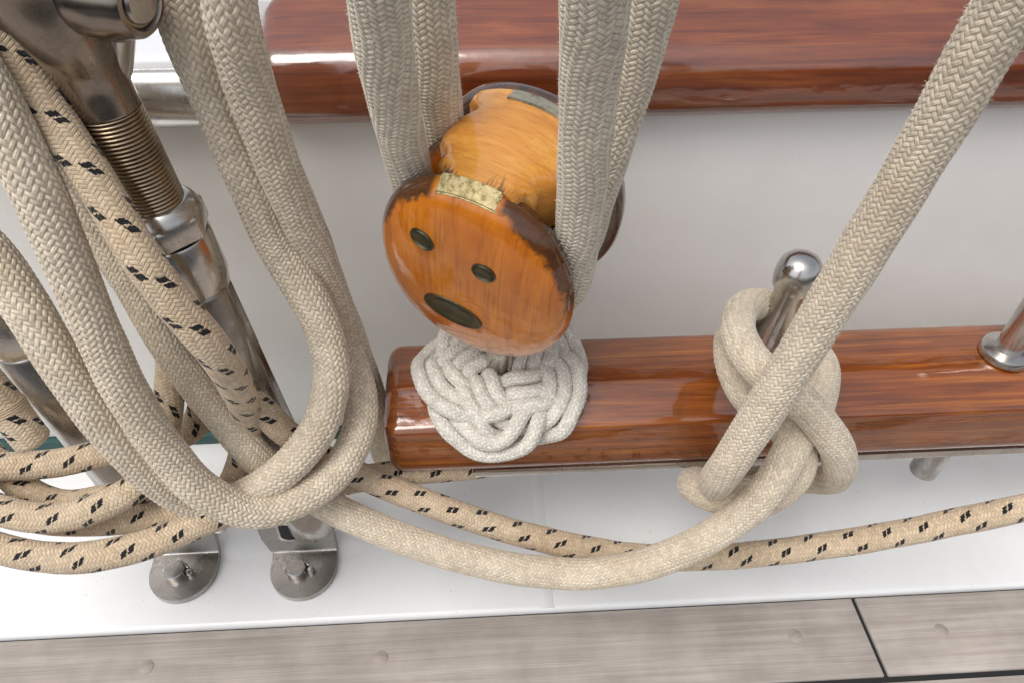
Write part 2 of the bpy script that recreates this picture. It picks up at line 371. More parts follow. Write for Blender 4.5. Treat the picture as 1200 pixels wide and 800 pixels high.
def fuzz(lines, r, per_m, parent, length=.0016, w=.00007):
    V, F = [], []
    for pts in lines:
        c, s = spline(pts, .002); T, N, B = frames(c); k = int(s[-1] * per_m)
        i = RNG.integers(1, len(c) - 1, k); a = RNG.uniform(0, 6.283, k)
        d = np.cos(a)[:, None] * N[i] + np.sin(a)[:, None] * B[i]
        side = RNG.normal(size=(k, 3)) * .8; dirn = d + side * .75; dirn /= np.linalg.norm(dirn, axis=1)[:, None]
        p = c[i] + T[i] * RNG.uniform(-.001, .001, k)[:, None] + d * r * .97
        t = np.cross(dirn, RNG.normal(size=(k, 3))); t /= np.linalg.norm(t, axis=1)[:, None]
        ln = length * RNG.uniform(.3, 1, k)[:, None]
        b = len(V) and sum(len(x) for x in V)
        tri = np.stack([p - t * w, p + t * w, p + dirn * ln], 1).reshape(-1, 3); V.append(tri)
    V = np.vstack(V); F = np.arange(len(V)).reshape(-1, 3)
    o = mesh('fibre_fuzz', V, F.tolist(), 'fibre', parent); o['kind'] = 'stuff'
    return o

# ------------------------------------------------------------------ setting
sea = mesh('sea', [(-3000, .6, -1.1), (3000, .6, -1.1), (3000, 4000, -1.1), (-3000, 4000, -1.1)], [(0, 1, 2, 3)], 'sea'); tag(sea, kind='structure')
EDGE = .1855
deck = tag(from_bm('deck', box_bm((-1.2, -1.1, -.06), (1.2, EDGE + .004, -.0015), 0), 'caulk', smooth=False), kind='structure')
# planks of the teak deck, caulking seams sunk between them
y1 = EDGE - .0010
joints = [[(0.2146, 0.1604, 0.0000)[0]], [-.31, .62], [.05], [-.45, .44], [-.1], [.3]]
for row in range(9):
    w = .0448 if row == 0 else .043
    y0 = y1 - w
    js = joints[row] if row < len(joints) else [RNG.uniform(-.4, .4)]
    xs = [-1.1] + js + [1.1]
    for a, b in zip(xs, xs[1:]):
        bm = box_bm((a + .0012, y0, -.02), (b - .0012, y1, RNG.uniform(-.0003, .0003)), .0006, 2)
        # the butt runs slightly askew, as on the photograph's margin plank
        for v in bm.verts:
            if abs(v.co.x) < 1.09: v.co.x += (EDGE - v.co.y) * .045
        pl = from_bm('deck_plank', bm, 'teak', deck)
        pl.data.transform(Matrix.Translation((-RNG.uniform(0, 3), 0, 0))); 
        off = pl.data.vertices[0].co.x
        pl.location.x = 0
        # move the object, not the mesh, so that each plank shows its own stretch of grain
        xsn = [v.co.x for v in pl.data.vertices]; pl.location.x = (a + .0012 + .0) - min(xsn) + (0 if abs(a) > 1.05 else (EDGE - y1) * .045)
    if row == 0:
        for (px, py) in ((-0.0613, 0.1643, 0.0000)[:2], (0.1733, 0.1640, 0.0000)[:2], (0.2582, 0.1630, 0.0000)[:2], (-.30, .166), (-.19, .166), (.43, .168)):
            k = lathe('plug', [(0, .0006), (.0036, .00055), (.0039, .0003), (.0041, -.004)], 'plug', deck, None, 20)
            k.location = (px, py, 0); k.rotation_euler.z = RNG.uniform(-.4, .4)
    y1 = y0 - .0032

# white waterway between the teak and the bulwark
ww = from_bm('waterway', box_bm((-1.2, EDGE, -.05), (1.2, .3165, .0035), .0025, 3), 'white'); tag(ww, kind='structure')
bead = lathe('joint_bead', [(0, 0), (.0042, 0), (.0042, .124), (0, .124)], 'white', ww, Matrix.Translation(((0.0338, 0.2254, 0.0035)[0], .1865, .0028)) @ Matrix.Rotation(R(-90), 4, 'X'), 20, sy=.30)
bw = thing('bulwark', 'white painted bulwark wall behind the varnished rails', 'bulwark', (0, .318, 0))
def at(o, obj):
    obj.parent = o; obj.matrix_parent_inverse = o.matrix_world.inverted() if o.matrix_world != Matrix() else Matrix()
    return obj
def put(o, root):
    o.data.transform(Matrix.Translation(-Vector(root.location))); o.parent = root; return o
put(from_bm('panel', box_bm((-1.2, .318, .0132), (1.2, .345, .2415), .001), 'wall'), bw)
put(from_bm('foot_strip', box_bm((-1.2, .3140, .0037), (1.2, .335, .0128), .0008), 'teal'), bw)

# cap rail on the bulwark
def rail_profile(y0, y1, z0, z1, rt, rb, n=8):
    pts = []
    for cy, cz, r, a0 in ((y0 + rb, z0 + rb, rb, 180), (y1 - rb, z0 + rb, rb, 270), (y1 - rt, z1 - rt, rt, 0), (y0 + rt, z1 - rt, rt, 90)):
        for i in range(n + 1):
            a = R(a0 + 90 * i / n); pts.append((cy + r * math.cos(a), cz + r * math.sin(a)))
    return pts
def round_poly(corners, n=7):
    """closed (y, z) outline; corner = (y, z, radius)"""
    out = []; m_ = len(corners)
    for k in range(m_):
        a, b, c = (np.array(corners[(k + d) % m_][:2]) for d in (-1, 0, 1)); r = corners[k][2]
        u, v = (a - b) / np.linalg.norm(a - b), (c - b) / np.linalg.norm(c - b)
        half = math.acos(max(-1, min(1, float(u @ v)))) / 2; t = r / math.tan(half); cc = b + (u + v) / np.linalg.norm(u + v) * r / math.sin(half)
        p0, p1 = b + u * t - cc, b + v * t - cc; a0, a1 = math.atan2(p0[1], p0[0]), math.atan2(p1[1], p1[0])
        da = (a1 - a0 + math.pi) % (2 * math.pi) - math.pi
        out += [(float(cc[0] + r * math.cos(a0 + da * i / n)), float(cc[1] + r * math.sin(a0 + da * i / n))) for i in range(n + 1)]
    return out
def rail(name, prof, x0, x1, mat, r_end=.008, parent=None, nx=4):
    cy = sum(p[0] for p in prof) / len(prof); cz = sum(p[1] for p in prof) / len(prof)
    secs = []
    for k in range(9):
        a = R(90 * k / 8); secs.append((x0 + r_end * (1 - math.cos(a)), r_end * (1 - math.sin(a))))
    secs += [(x0 + r_end + (x1 - x0 - r_end) * k / nx, 0) for k in range(1, nx + 1)]
    V, F = [], []; n = len(prof)
    hy = max(p[0] for p in prof) - cy; hz = max(p[1] for p in prof) - cz
    for x, ins in secs:
        for (y, z) in prof:
            V.append((x, cy + (y - cy) * (1 - ins / hy), cz + (z - cz) * (1 - ins / hz)))
    for s in range(len(secs) - 1):
        for i in range(n):
            j = (i + 1) % n; F.append((s * n + i, (s + 1) * n + i, (s + 1) * n + j, s * n + j))
    F.append(tuple(range(n))); F.append(tuple(range((len(secs) - 1) * n, len(secs) * n))[::-1])
    o = mesh(name, V, F, mat, parent); o.data.set_sharp_from_angle(angle=R(35)); return o
CX = (-0.0919, 0.3100, 0.2759)[0]
cap = rail('cap_rail', round_poly([(.3045, .2424, .014), (.3525, .2424, .010), (.3525, .2880, .008), (.341, .2882, .016), (.3055, .2755, .0145)], 10), CX, 1.2, 'cap', .009)
tag(cap, 'varnished mahogany cap rail running along the top of the bulwark', 'cap rail')
st = from_bm('edge_strip', box_bm((-1.2, .353, .245), (1.2, .40, .2865), .004, 3), 'gloss_white')
tag(st, 'white painted outer edge strip behind the varnished cap rail', 'edge strip')
wc = from_bm('white_capping', box_bm((-1.2, .311, .2445), (CX - .004, .3525, .277), .006, 3), 'gloss_white')
tag(wc, 'glossy white capping left of the wooden cap rail end', 'capping')
prof = [(.3115 - .0085 * math.sin(R(a)), .2585 - .0135 * math.cos(R(a))) for a in range(0, 181, 12)]
V, F = [], []
for x in (-1.2, CX - .006):
    V += [(x, y, z) for y, z in prof]
n = len(prof)
F = [(i, i + 1, n + i + 1, n + i) for i in range(n - 1)] + [tuple(range(n))[::-1], tuple(range(n, 2 * n))]
ss = mesh('steel_band', V, F, 'steel'); ss.data.set_sharp_from_angle(angle=R(50)); tag(ss, 'polished steel half round band on the edge of the white capping', 'band')

# pin rail
pr = thing('pin_rail', 'varnished mahogany pin rail with rounded left end below the cap rail', 'pin rail', (0, .24, .103))
PY0, PY1, PZ0, PZ1, RT = .212, .268, .1035, .147, .017
PROF = round_poly([(PY0, PZ0, .009), (PY1, PZ0, .008), (PY1, PZ1, .009), (.2335, PZ1, .012), (PY0 + .001, .1400, .005)])
put(rail('rail_board', PROF, -.0475, 1.2, 'pin_rail', .0075), pr)
put(from_bm('support_bar', box_bm(((-0.0053, 0.2160, 0.1047)[0], .2150, .0978), (1.2, .262, .1033), .0006), 'steel'), pr)
for x in (.002, .42, .8):
    put(from_bm('bracket', box_bm((x, .2625, .0975), (x + .024, .3175, .1025), .0006), 'steel_dull'), pr)

# ------------------------------------------------------------------ belaying pins
def pin(base, axis, label, up=.064, down=.062):
    t = thing('belaying_pin', label, 'belaying pin', group='belaying pins', mw=frame_z(base, axis))
    lathe('handle', [(.0062, .002), (.0064, .02), (.0070, up - .012), (.0074, up - .0075), (.0092, up - .0065), (.0101, up - .002), (.0101, up + .002), (.0092, up + .0062), (.0070, up + .0090), (.0038, up + .0107), (0, up + .0112)], 'steel', t)
    lathe('collar', [(0, .0046), (.0095, .0046), (.0116, .0038), (.0122, .0024), (.0122, .0003), (0, .0003)], 'steel', t)
    lathe('shank', [(0, -down), (.0066, -down), (.0078, -down + .0012), (.0079, -.03), (.0079, -.0005)], 'steel_dull', t)
    return t
pa, pb = Vector((0.1388, 0.2430, 0.1604)), Vector((0.1418, 0.2430, 0.2040))
ax2 = (Vector((pa.x, .243, 0)) * 0 + (pb - pa)).normalized()
pin((pb - ax2 * .064)[:], ax2, 'polished belaying pin wrapped by the cream rope on the pin rail', .064)
b3, s3 = Vector((0.2639, 0.2420, 0.1514)), Vector((0.2646, 0.2420, 0.0449))
ax3 = (b3 - s3).normalized()
pin((b3.x, .242, .1475), ax3, 'polished belaying pin with bare collar at the right photo edge', .064, .104)

# ------------------------------------------------------------------ block
Bc = Vector((-.0044, .2150, .2268)); H = Vector((.8835, -.4518, -.1236)); Vv = Vector((.0182, -.2306, .9729)); A = Vector((.468, .8618, .1955))
MW = Matrix((( H.x, Vv.x, A.x, Bc.x), (H.y, Vv.y, A.y, Bc.y), (H.z, Vv.z, A.z, Bc.z), (0, 0, 0, 1)))
Lloc = lambda h, v, w: tuple(MW @ Vector((h, v, w)))
blk = thing('pulley_block', 'varnished wooden double pulley block standing over the white rope mat', 'pulley block', mw=MW)
EA, EB = .0411, .0501
def oval(s, t, e=2.12):
    c, d = math.cos(t), math.sin(t)
    return (EA * s * math.copysign(abs(c) ** (2 / e), c), EB * s * math.copysign(abs(d) ** (2 / e), d))
def oval_lathe(name, prof, mat, parent, seg=72, ang=50):
    bm = bmesh.new(); rings = []
    for s, z in prof:
        rings.append([bm.verts.new((0, 0, z))] if s < 1e-6 else [bm.verts.new((*oval(s, 2 * math.pi * i / seg), z)) for i in range(seg)])
    for a, b in zip(rings, rings[1:]):
        for i in range(seg):
            j = (i + 1) % seg
            if len(a) == 1: bm.faces.new((a[0], b[i], b[j]))
            elif len(b) == 1: bm.faces.new((a[i], b[0], a[j]))
            else: bm.faces.new((a[i], b[i], b[j], a[j]))
    return from_bm(name, bm, mat, parent, True, ang)
fc = oval_lathe('front_cheek', [(0, -.0046), (.3, -.0042), (.5, -.0034), (.66, -.0024), (.78, -.0010), (.87, .0006), (.93, .0024), (.97, .0044), (.992, .0064), (1, .0083), (.998, .0093), (.985, .0099), (0, .0100)], 'cheek', blk)
oval_lathe('rope_score', [(.985, .0096), (.972, .0106), (.952, .0126), (.93, .0145), (.90, .0152), (0, .0152)], 'burnt', fc)
mc = oval_lathe('middle_cheek', [(0, .0302), (.93, .0302), (.965, .0312), (.985, .0332), (.98, .0352), (.94, .0368), (0, .0368)], 'cheek', blk)
bc = oval_lathe('back_cheek', [(0, .0532), (.96, .0532), (1.01, .0545), (1.03, .0570), (1.02, .0605), (.97, .0632), (.86, .0648), (0, .0652)], 'burnt', blk)
# crown and foot blocks joining the cheeks, hollowed where the ropes pass
def crown(name, sgn, mat):
    V, F = [], []; zs = [.0090 + (.0560 - .0090) * k / 32 for k in range(33)]; m_ = 24
    for z in zs:
        bump_ = math.exp(-((z - .0185) / .0075) ** 2) + math.exp(-((z - .0452) / .0056) ** 2)
        hl = min(.0262 - .0075 * bump_, .0146 + max(0, z - .0135) * 1.5)
        bulge = .0012 + .0012 * math.sin(math.pi * (z - .01) / .0465)
        row = []
        for k in range(m_ + 1):
            hh = -hl + 2 * hl * k / m_
            vt = EB * (1 - (abs(hh) / EA) ** 2.12) ** (1 / 2.12) + bulge
            rnd = max(0, abs(hh) - (hl - .004)) / .004
            row.append((hh, (vt - .0030 * rnd ** 2.2) * sgn, z))
        row += [(hl * .96, .022 * sgn, z), (-hl * .96, .022 * sgn, z)]
        V += row
    n = m_ + 3
    for s in range(len(zs) - 1):
        for i in range(n):
            j = (i + 1) % n; F.append((s * n + i, s * n + j, (s + 1) * n + j, (s + 1) * n + i))
    F += [tuple(range(n)), tuple(range((len(zs) - 1) * n, len(zs) * n))]
    bm = bmesh.new(); vv = [bm.verts.new(v) for v in V]
    for f in F: bm.faces.new([vv[i] for i in f])
    return from_bm(name, bm, mat, blk, True, 60)
crown('crown', 1, 'crown'); crown('foot', -1, 'cheek')
for k, z in enumerate((.0227, .0452)):
    lathe('sheave', [(0, z - .0075), (.029, z - .0075), (.0255, z - .004), (.0245, z), (.0255, z + .004), (.029, z + .0075), (0, z + .0075)], 'bronze', blk, None, 48)
def strip(name, h0, h1, z0, z1, mat, lift):
    V, F = [], []; m_ = 12
    for k in range(m_ + 1):
        hh = h0 + (h1 - h0) * k / m_
        vt = EB * (1 - (abs(hh) / EA) ** 2.12) ** (1 / 2.12)
        V += [(hh, vt - .011, z0), (hh, vt + lift[0], z0), (hh, vt + lift[1], z1), (hh, vt - .011, z1)]
    for k in range(m_):
        for i in range(4):
            j = (i + 1) % 4; F.append((k * 4 + i, k * 4 + j, k * 4 + 4 + j, k * 4 + 4 + i))
    F += [(0, 1, 2, 3), (m_ * 4, m_ * 4 + 1, m_ * 4 + 2, m_ * 4 + 3)]
    bm = bmesh.new(); vv = [bm.verts.new(v) for v in V]
    for f in F: bm.faces.new([vv[i] for i in f])
    bmesh.ops.recalc_face_normals(bm, faces=bm.faces)
    es = [e for e in bm.edges if e.calc_face_angle(0) > R(30)]
    bmesh.ops.bevel(bm, geom=es, offset=.0005, segments=2, affect='EDGES')
    return from_bm(name, bm, mat, blk, True, 35)
s1 = strip('strap_end', -.0135, .0098, .0030, .0092, 'brass', (-.0022, .0018)); s1['label'] = 'pale brass strap end let into the front edge'
s2 = strip('strap_end', -.0085, .0140, .0500, .0575, 'patina', (.0026, .0010)); s2['label'] = 'grey strap end let into the back edge'
def inlay(name, c, a, b, rot, mat, parent, depth=.0016):
    e_ = math.hypot(c[0] / EA, c[1] / EB); dome = lambda e: float(np.interp(e, [0, .3, .5, .66, .78, .87], [-.0046, -.0042, -.0034, -.0024, -.0010, .0006]))
    sl_ = (dome(e_ + .12) - dome(e_ - .12)) / (.24 * math.hypot(*c) / e_); ra = math.atan2(c[1], c[0])
    M_ = Matrix.Translation((c[0], c[1], dome(e_) - .0001)) @ Matrix.Rotation(-math.atan(sl_), 4, (-math.sin(ra), math.cos(ra), 0)) @ Matrix.Rotation(rot, 4, 'Z')
    prof = [(0, -.0001), (.68, -.0001), (.74, -.0004), (.80, -.0001), (.9, -.0005), (1.0, -.0003), (1.02, .002), (0, .002)]
    o = lathe(name, [(r, z) for r, z in prof], mat, parent, M_, 40, 60, a, b)
    return o
inlay('rivet', (-.0166, .0244), .0052, .0044, -.35, 'bronze', fc)
inlay('rivet', (.0087, .0205), .0048, .0042, -.3, 'bronze', fc)
pp = inlay('sheave_pin_plate', (-.0046, -.0132), .0130, .0082, -.12, 'bronze', fc)
# eye bolt between block and rail
eb = thing('eye_bolt', 'short steel eye bolt standing in the middle of the rope mat', 'eye bolt', (0.0087, 0.2435, 0.1395))
d_ = Vector((.0035, -.001, 1)).normalized()
lathe('post', [(0, -.02), (.0068, -.02), (.0068, .018), (.006, .026), (.0045, .03), (0, .031)], 'steel', eb, None)
lathe('washer', [(0, .004), (.0105, .004), (.0112, .003), (.0112, 0), (0, 0)], 'steel_dull', eb, Matrix.Translation((0, 0, .147 - eb.location.z + .0002)))

# purchase ropes through the block
rr_ = .0081
def purchase(w, h, lft, rgt):
    pts = [lft[0], lft[1], Lloc(-h, .012, w)]
    for k in range(9):
        a = R(180 + 22.5 * k); pts.append(Lloc(h * math.cos(a), h * math.sin(a), w))
    pts += [Lloc(h, .012, w), rgt[1], rgt[0]]
    return pts
P1 = purchase(.0228, .0345, [(-0.0208, 0.1829, 0.3657), (-0.0243, 0.2077, 0.3227)], [(0.0272, 0.1637, 0.3709), (0.0323, 0.1901, 0.3201)])
P2 = purchase(.0452, .0310, [(-0.0117, 0.2264, 0.3526), (-0.0121, 0.2410, 0.3068)], [(0.0533, 0.2119, 0.3563), (0.0518, 0.2276, 0.3046)])
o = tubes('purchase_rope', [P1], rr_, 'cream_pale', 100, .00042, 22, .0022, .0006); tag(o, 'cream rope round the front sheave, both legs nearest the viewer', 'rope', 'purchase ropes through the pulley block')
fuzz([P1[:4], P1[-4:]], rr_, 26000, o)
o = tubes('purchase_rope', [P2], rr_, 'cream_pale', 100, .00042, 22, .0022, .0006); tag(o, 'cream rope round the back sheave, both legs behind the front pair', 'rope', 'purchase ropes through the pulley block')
fuzz([P2[:4], P2[-4:]], rr_, 22000, o)

# ------------------------------------------------------------------ turk's head mat wrapped over the rail
def wrap(dx, dv, h):
    """flat mat point (dx along rail, dv outboard from the pin line) laid over the rail's rounded section"""
    k = np.interp(WS0 - dv, WS, np.arange(len(WS))); i = min(int(k), len(WS) - 2); f = k - i
    p = WP[i] * (1 - f) + WP[i + 1] * f; n_ = WN[i] * (1 - f) + WN[i + 1] * f
    return (dx, p[0] + n_[0] * h, p[1] + n_[1] * h)
# the rail's outline walked from the back bottom edge over the top to the front bottom edge
_pp = np.array(PROF); _pp = np.roll(_pp, -14, axis=0); _pp = np.vstack([_pp, PROF[:8]])
_d = np.concatenate([[0], np.cumsum(np.linalg.norm(np.diff(_pp, axis=0), axis=1))]); WS = np.arange(0, _d[-1], .0004)
WP = np.stack([np.interp(WS, _d, _pp[:, k]) for k in range(2)], 1)
_t = np.gradient(WP, axis=0); WN = np.stack([_t[:, 1], -_t[:, 0]], 1); WN *= np.sign(((WP - WP.mean(0)) * WN).sum())
for _ in range(24): WN[1:-1] = (WN[:-2] + WN[1:-1] + WN[2:]) / 3
WN /= np.linalg.norm(WN, axis=1)[:, None]
_top = np.where(WP[:, 1] > .1465)[0]; WS0 = WS[_top[np.argmin(abs(WP[_top, 0] - .2405))]]
cx_mat = (0.0100, 0.2350, 0.1389)[0]
def turk(Lw, Bn, R0, A0, off, ph, cord):
    t = np.linspace(0, 2 * np.pi, 1400, endpoint=False)
    rad = R0 + A0 * np.cos(Bn * t); phi = Lw * t
    x, y = rad * np.cos(phi + ph), rad * np.sin(phi + ph)
    dx, dy = np.gradient(x), np.gradient(y); l = np.hypot(dx, dy)
    x2, y2 = x - dy / l * off, y + dx / l * off
    z = cord * (1.08 + 1.0 * np.tanh(2.0 * np.sin(2 * Bn * t)) / math.tanh(2.0))
    P = np.array([wrap(cx_mat + a * 1.02, b * .98, c) for a, b, c in zip(x2, y2, z)])
    P = np.vstack([P, P[:8]])
    return P
cord = .0036
lines = []
for off in (-.0069, 0, .0069):
    P = turk(3, 5, .0238, .0092, off, R(-54 + 8), cord)
    s = np.concatenate([[0], np.cumsum(np.linalg.norm(np.diff(P, axis=0), axis=1))]); n_ = int(s[-1] / .0005); t_ = np.linspace(0, s[-1], n_)
    lines.append((np.stack([np.interp(t_, s, P[:, k]) for k in range(3)], 1), t_))
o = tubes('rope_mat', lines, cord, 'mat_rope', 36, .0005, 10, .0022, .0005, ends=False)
tag(o, 'flat white knotted rope mat lying over the pin rail under the block', 'rope mat')

# ------------------------------------------------------------------ belayed halyard with its tail
HAL = [(0.1159, 0.1535, 0.3871), (0.1199, 0.1628, 0.3519), (0.1201, 0.1700, 0.3032), (0.1120, 0.1708, 0.2410), (0.1018, 0.1674, 0.1912), (0.0969, 0.1668, 0.1666), (0.1065, 0.1862, 0.1261), (0.1295, 0.2088, 0.0798), (0.1601, 0.2243, 0.0687), (0.1801, 0.2346, 0.0868), (0.1783, 0.2377, 0.1202), (0.1708, 0.2415, 0.1430), (0.1593, 0.2497, 0.1585), (0.1475, 0.2554, 0.1688), (0.1299, 0.2491, 0.1812), (0.1155, 0.2320, 0.1917), (0.1092, 0.2135, 0.1957), (0.1127, 0.1978, 0.1946), (0.1247, 0.1887, 0.1895), (0.1369, 0.1831, 0.1791), (0.1505, 0.1795, 0.1612), (0.1614, 0.1849, 0.1351), (0.1773, 0.2149, 0.0815), (0.1616, 0.2305, 0.0609), (0.1365, 0.2284, 0.0643), (0.1116, 0.2129, 0.0896), (0.1008, 0.1942, 0.1127), (0.1063, 0.1792, 0.1263), (0.1205, 0.1732, 0.1311), (0.1329, 0.1747, 0.1403), (0.1392, 0.1814, 0.1498), (0.1369, 0.1888, 0.1555), (0.1279, 0.1973, 0.1604), (0.1177, 0.2033, 0.1669), (0.1117, 0.2126, 0.1755), (0.1132, 0.2275, 0.1761), (0.1279, 0.2505, 0.1616), (0.1492, 0.2568, 0.1481), (0.1638, 0.2487, 0.1495), (0.1615, 0.2273, 0.1593), (0.1504, 0.2034, 0.1606), (0.1363, 0.1873, 0.1637), (0.1269, 0.1751, 0.1597), (0.1192, 0.1678, 0.1467), (0.1058, 0.1645, 0.1260), (0.0811, 0.1642, 0.0992), (0.0521, 0.1649, 0.0871), (0.0195, 0.1685, 0.0859), (-0.0151, 0.1750, 0.0915), (-0.0492, 0.1844, 0.1013), (-0.0742, 0.1919, 0.1141), (-0.0887, 0.1969, 0.1249), (-0.1001, 0.2001, 0.1370), (-0.1091, 0.2052, 0.1526), (-0.1214, 0.2134, 0.1793), (-0.1301, 0.2206, 0.2024), (-0.1391, 0.2316, 0.2264), (-0.1467, 0.2393, 0.2472), (-0.1553, 0.2466, 0.2704), (-0.1643, 0.2545, 0.2942), (-0.1748, 0.2653, 0.3179)]
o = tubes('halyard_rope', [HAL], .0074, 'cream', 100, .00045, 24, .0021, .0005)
tag(o, 'long cream rope hitched round the belaying pin with its slack hanging low', 'rope')
fuzz([HAL[:5]], .0074, 18000, o); fuzz([HAL[5:]], .0074, 7000, o, .0012)

# ------------------------------------------------------------------ cream coil at the left
COIL = [(-0.0925, 0.2617, 0.3429), (-0.0918, 0.2587, 0.3206), (-0.0921, 0.2622, 0.2920), (-0.0890, 0.2659, 0.2498), (-0.0798, 0.2628, 0.2071), (-0.0647, 0.2443, 0.1706), (-0.0555, 0.2211, 0.1545), (-0.0614, 0.1990, 0.1425), (-0.0807, 0.1829, 0.1356), (-0.1010, 0.1754, 0.1383), (-0.1171, 0.1761, 0.1546), (-0.1271, 0.1811, 0.1811), (-0.1318, 0.1854, 0.2100), (-0.1335, 0.1917, 0.2452), (-0.1343, 0.1981, 0.2763), (-0.1368, 0.2042, 0.3002), (-0.1420, 0.2115, 0.3207), (-0.1519, 0.2192, 0.3346), (-0.1752, 0.2251, 0.3277), (-0.1978, 0.2269, 0.3003), (-0.1904, 0.2201, 0.2776), (-0.1745, 0.2131, 0.2648), (-0.1629, 0.2037, 0.2495), (-0.1537, 0.1917, 0.2273), (-0.1465, 0.1843, 0.1997), (-0.1388, 0.1808, 0.1690), (-0.1302, 0.1815, 0.1425), (-0.1192, 0.1834, 0.1310), (-0.1007, 0.1853, 0.1395), (-0.0824, 0.1912, 0.1518), (-0.0688, 0.2025, 0.1663), (-0.0638, 0.2135, 0.1814), (-0.0636, 0.2193, 0.1912), (-0.0692, 0.2288, 0.2097), (-0.0796, 0.2373, 0.2325), (-0.0840, 0.2372, 0.2683), (-0.0865, 0.2361, 0.3018), (-0.0883, 0.2355, 0.3164), (-0.0899, 0.2397, 0.3330), (-0.0911, 0.2440, 0.3482)]
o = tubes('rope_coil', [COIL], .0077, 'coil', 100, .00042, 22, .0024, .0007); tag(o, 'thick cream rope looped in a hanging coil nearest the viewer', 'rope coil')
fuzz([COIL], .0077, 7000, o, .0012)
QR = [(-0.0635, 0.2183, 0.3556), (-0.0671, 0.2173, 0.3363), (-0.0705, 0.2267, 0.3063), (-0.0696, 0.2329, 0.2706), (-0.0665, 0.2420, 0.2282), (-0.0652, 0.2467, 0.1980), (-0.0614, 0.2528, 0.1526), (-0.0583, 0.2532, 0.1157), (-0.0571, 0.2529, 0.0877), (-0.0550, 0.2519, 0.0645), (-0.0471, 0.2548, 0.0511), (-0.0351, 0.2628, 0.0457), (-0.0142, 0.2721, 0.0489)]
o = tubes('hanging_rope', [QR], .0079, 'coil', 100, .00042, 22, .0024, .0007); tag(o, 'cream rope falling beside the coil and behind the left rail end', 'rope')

# ------------------------------------------------------------------ flecked ropes
dr = .0065
DA = [(-0.1476, 0.2363, 0.3444), (-0.1432, 0.2291, 0.3280), (-0.1361, 0.2227, 0.3138), (-0.1298, 0.2167, 0.3029), (-0.1199, 0.2062, 0.2864), (-0.1069, 0.1910, 0.2600), (-0.0952, 0.1871, 0.2278), (-0.0971, 0.1969, 0.1981), (-0.1047, 0.2095, 0.1598), (-0.1118, 0.2050, 0.1342), (-0.1207, 0.1930, 0.1235), (-0.1358, 0.1866, 0.1220), (-0.1616, 0.1842, 0.1223), (-0.1974, 0.1867, 0.1198), (-0.2274, 0.1934, 0.1259), (-0.2496, 0.1968, 0.1362), (-0.2611, 0.1879, 0.1340), (-0.2428, 0.1763, 0.1308), (-0.2188, 0.1711, 0.1314), (-0.2001, 0.1662, 0.1291), (-0.1802, 0.1633, 0.1274), (-0.1534, 0.1649, 0.1292), (-0.1348, 0.1709, 0.1305), (-0.1175, 0.1798, 0.1304), (-0.0993, 0.1946, 0.1193), (-0.0726, 0.2072, 0.1094), (-0.0490, 0.2160, 0.1026), (-0.0081, 0.2231, 0.0952), (0.0334, 0.2352, 0.0899), (0.0631, 0.2490, 0.0910)]
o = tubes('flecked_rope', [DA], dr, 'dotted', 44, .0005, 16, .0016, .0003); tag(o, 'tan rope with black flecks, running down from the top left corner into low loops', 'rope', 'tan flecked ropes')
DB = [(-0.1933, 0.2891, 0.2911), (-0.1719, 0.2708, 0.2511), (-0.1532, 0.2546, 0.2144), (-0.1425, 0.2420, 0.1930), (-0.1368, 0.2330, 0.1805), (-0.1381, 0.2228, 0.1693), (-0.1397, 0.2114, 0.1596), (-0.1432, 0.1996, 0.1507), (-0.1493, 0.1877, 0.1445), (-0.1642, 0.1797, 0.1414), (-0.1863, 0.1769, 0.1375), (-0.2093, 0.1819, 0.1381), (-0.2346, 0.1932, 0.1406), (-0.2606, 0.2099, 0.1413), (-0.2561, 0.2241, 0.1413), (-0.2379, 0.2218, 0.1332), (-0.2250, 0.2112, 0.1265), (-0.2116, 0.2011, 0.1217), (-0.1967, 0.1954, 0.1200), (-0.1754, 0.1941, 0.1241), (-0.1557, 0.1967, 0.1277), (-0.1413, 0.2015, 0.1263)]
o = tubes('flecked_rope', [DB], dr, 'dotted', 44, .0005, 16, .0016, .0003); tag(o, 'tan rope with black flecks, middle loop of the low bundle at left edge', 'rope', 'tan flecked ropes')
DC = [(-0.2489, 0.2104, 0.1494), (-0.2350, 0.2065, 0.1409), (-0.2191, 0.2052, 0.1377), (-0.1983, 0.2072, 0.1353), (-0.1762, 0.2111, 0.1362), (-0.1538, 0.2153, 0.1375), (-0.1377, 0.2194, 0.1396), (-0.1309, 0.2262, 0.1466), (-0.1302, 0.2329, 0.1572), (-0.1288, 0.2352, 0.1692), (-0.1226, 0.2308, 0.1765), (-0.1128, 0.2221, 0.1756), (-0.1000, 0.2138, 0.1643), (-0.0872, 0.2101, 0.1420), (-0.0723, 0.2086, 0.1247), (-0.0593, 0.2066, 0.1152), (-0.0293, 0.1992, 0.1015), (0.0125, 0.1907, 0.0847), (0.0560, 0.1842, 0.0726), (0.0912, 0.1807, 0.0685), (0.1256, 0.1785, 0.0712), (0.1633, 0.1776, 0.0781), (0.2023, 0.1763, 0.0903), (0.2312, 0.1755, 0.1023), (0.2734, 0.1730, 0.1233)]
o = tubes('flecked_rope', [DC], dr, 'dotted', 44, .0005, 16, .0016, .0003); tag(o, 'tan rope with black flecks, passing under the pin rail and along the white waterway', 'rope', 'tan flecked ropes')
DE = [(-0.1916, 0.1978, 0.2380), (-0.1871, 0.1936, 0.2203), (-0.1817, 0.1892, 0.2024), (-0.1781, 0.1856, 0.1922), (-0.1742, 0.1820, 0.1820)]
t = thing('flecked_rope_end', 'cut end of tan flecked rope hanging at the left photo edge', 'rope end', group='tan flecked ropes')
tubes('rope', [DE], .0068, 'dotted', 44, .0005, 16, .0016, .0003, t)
a_, b_ = Vector(DE[2]), Vector(DE[3])
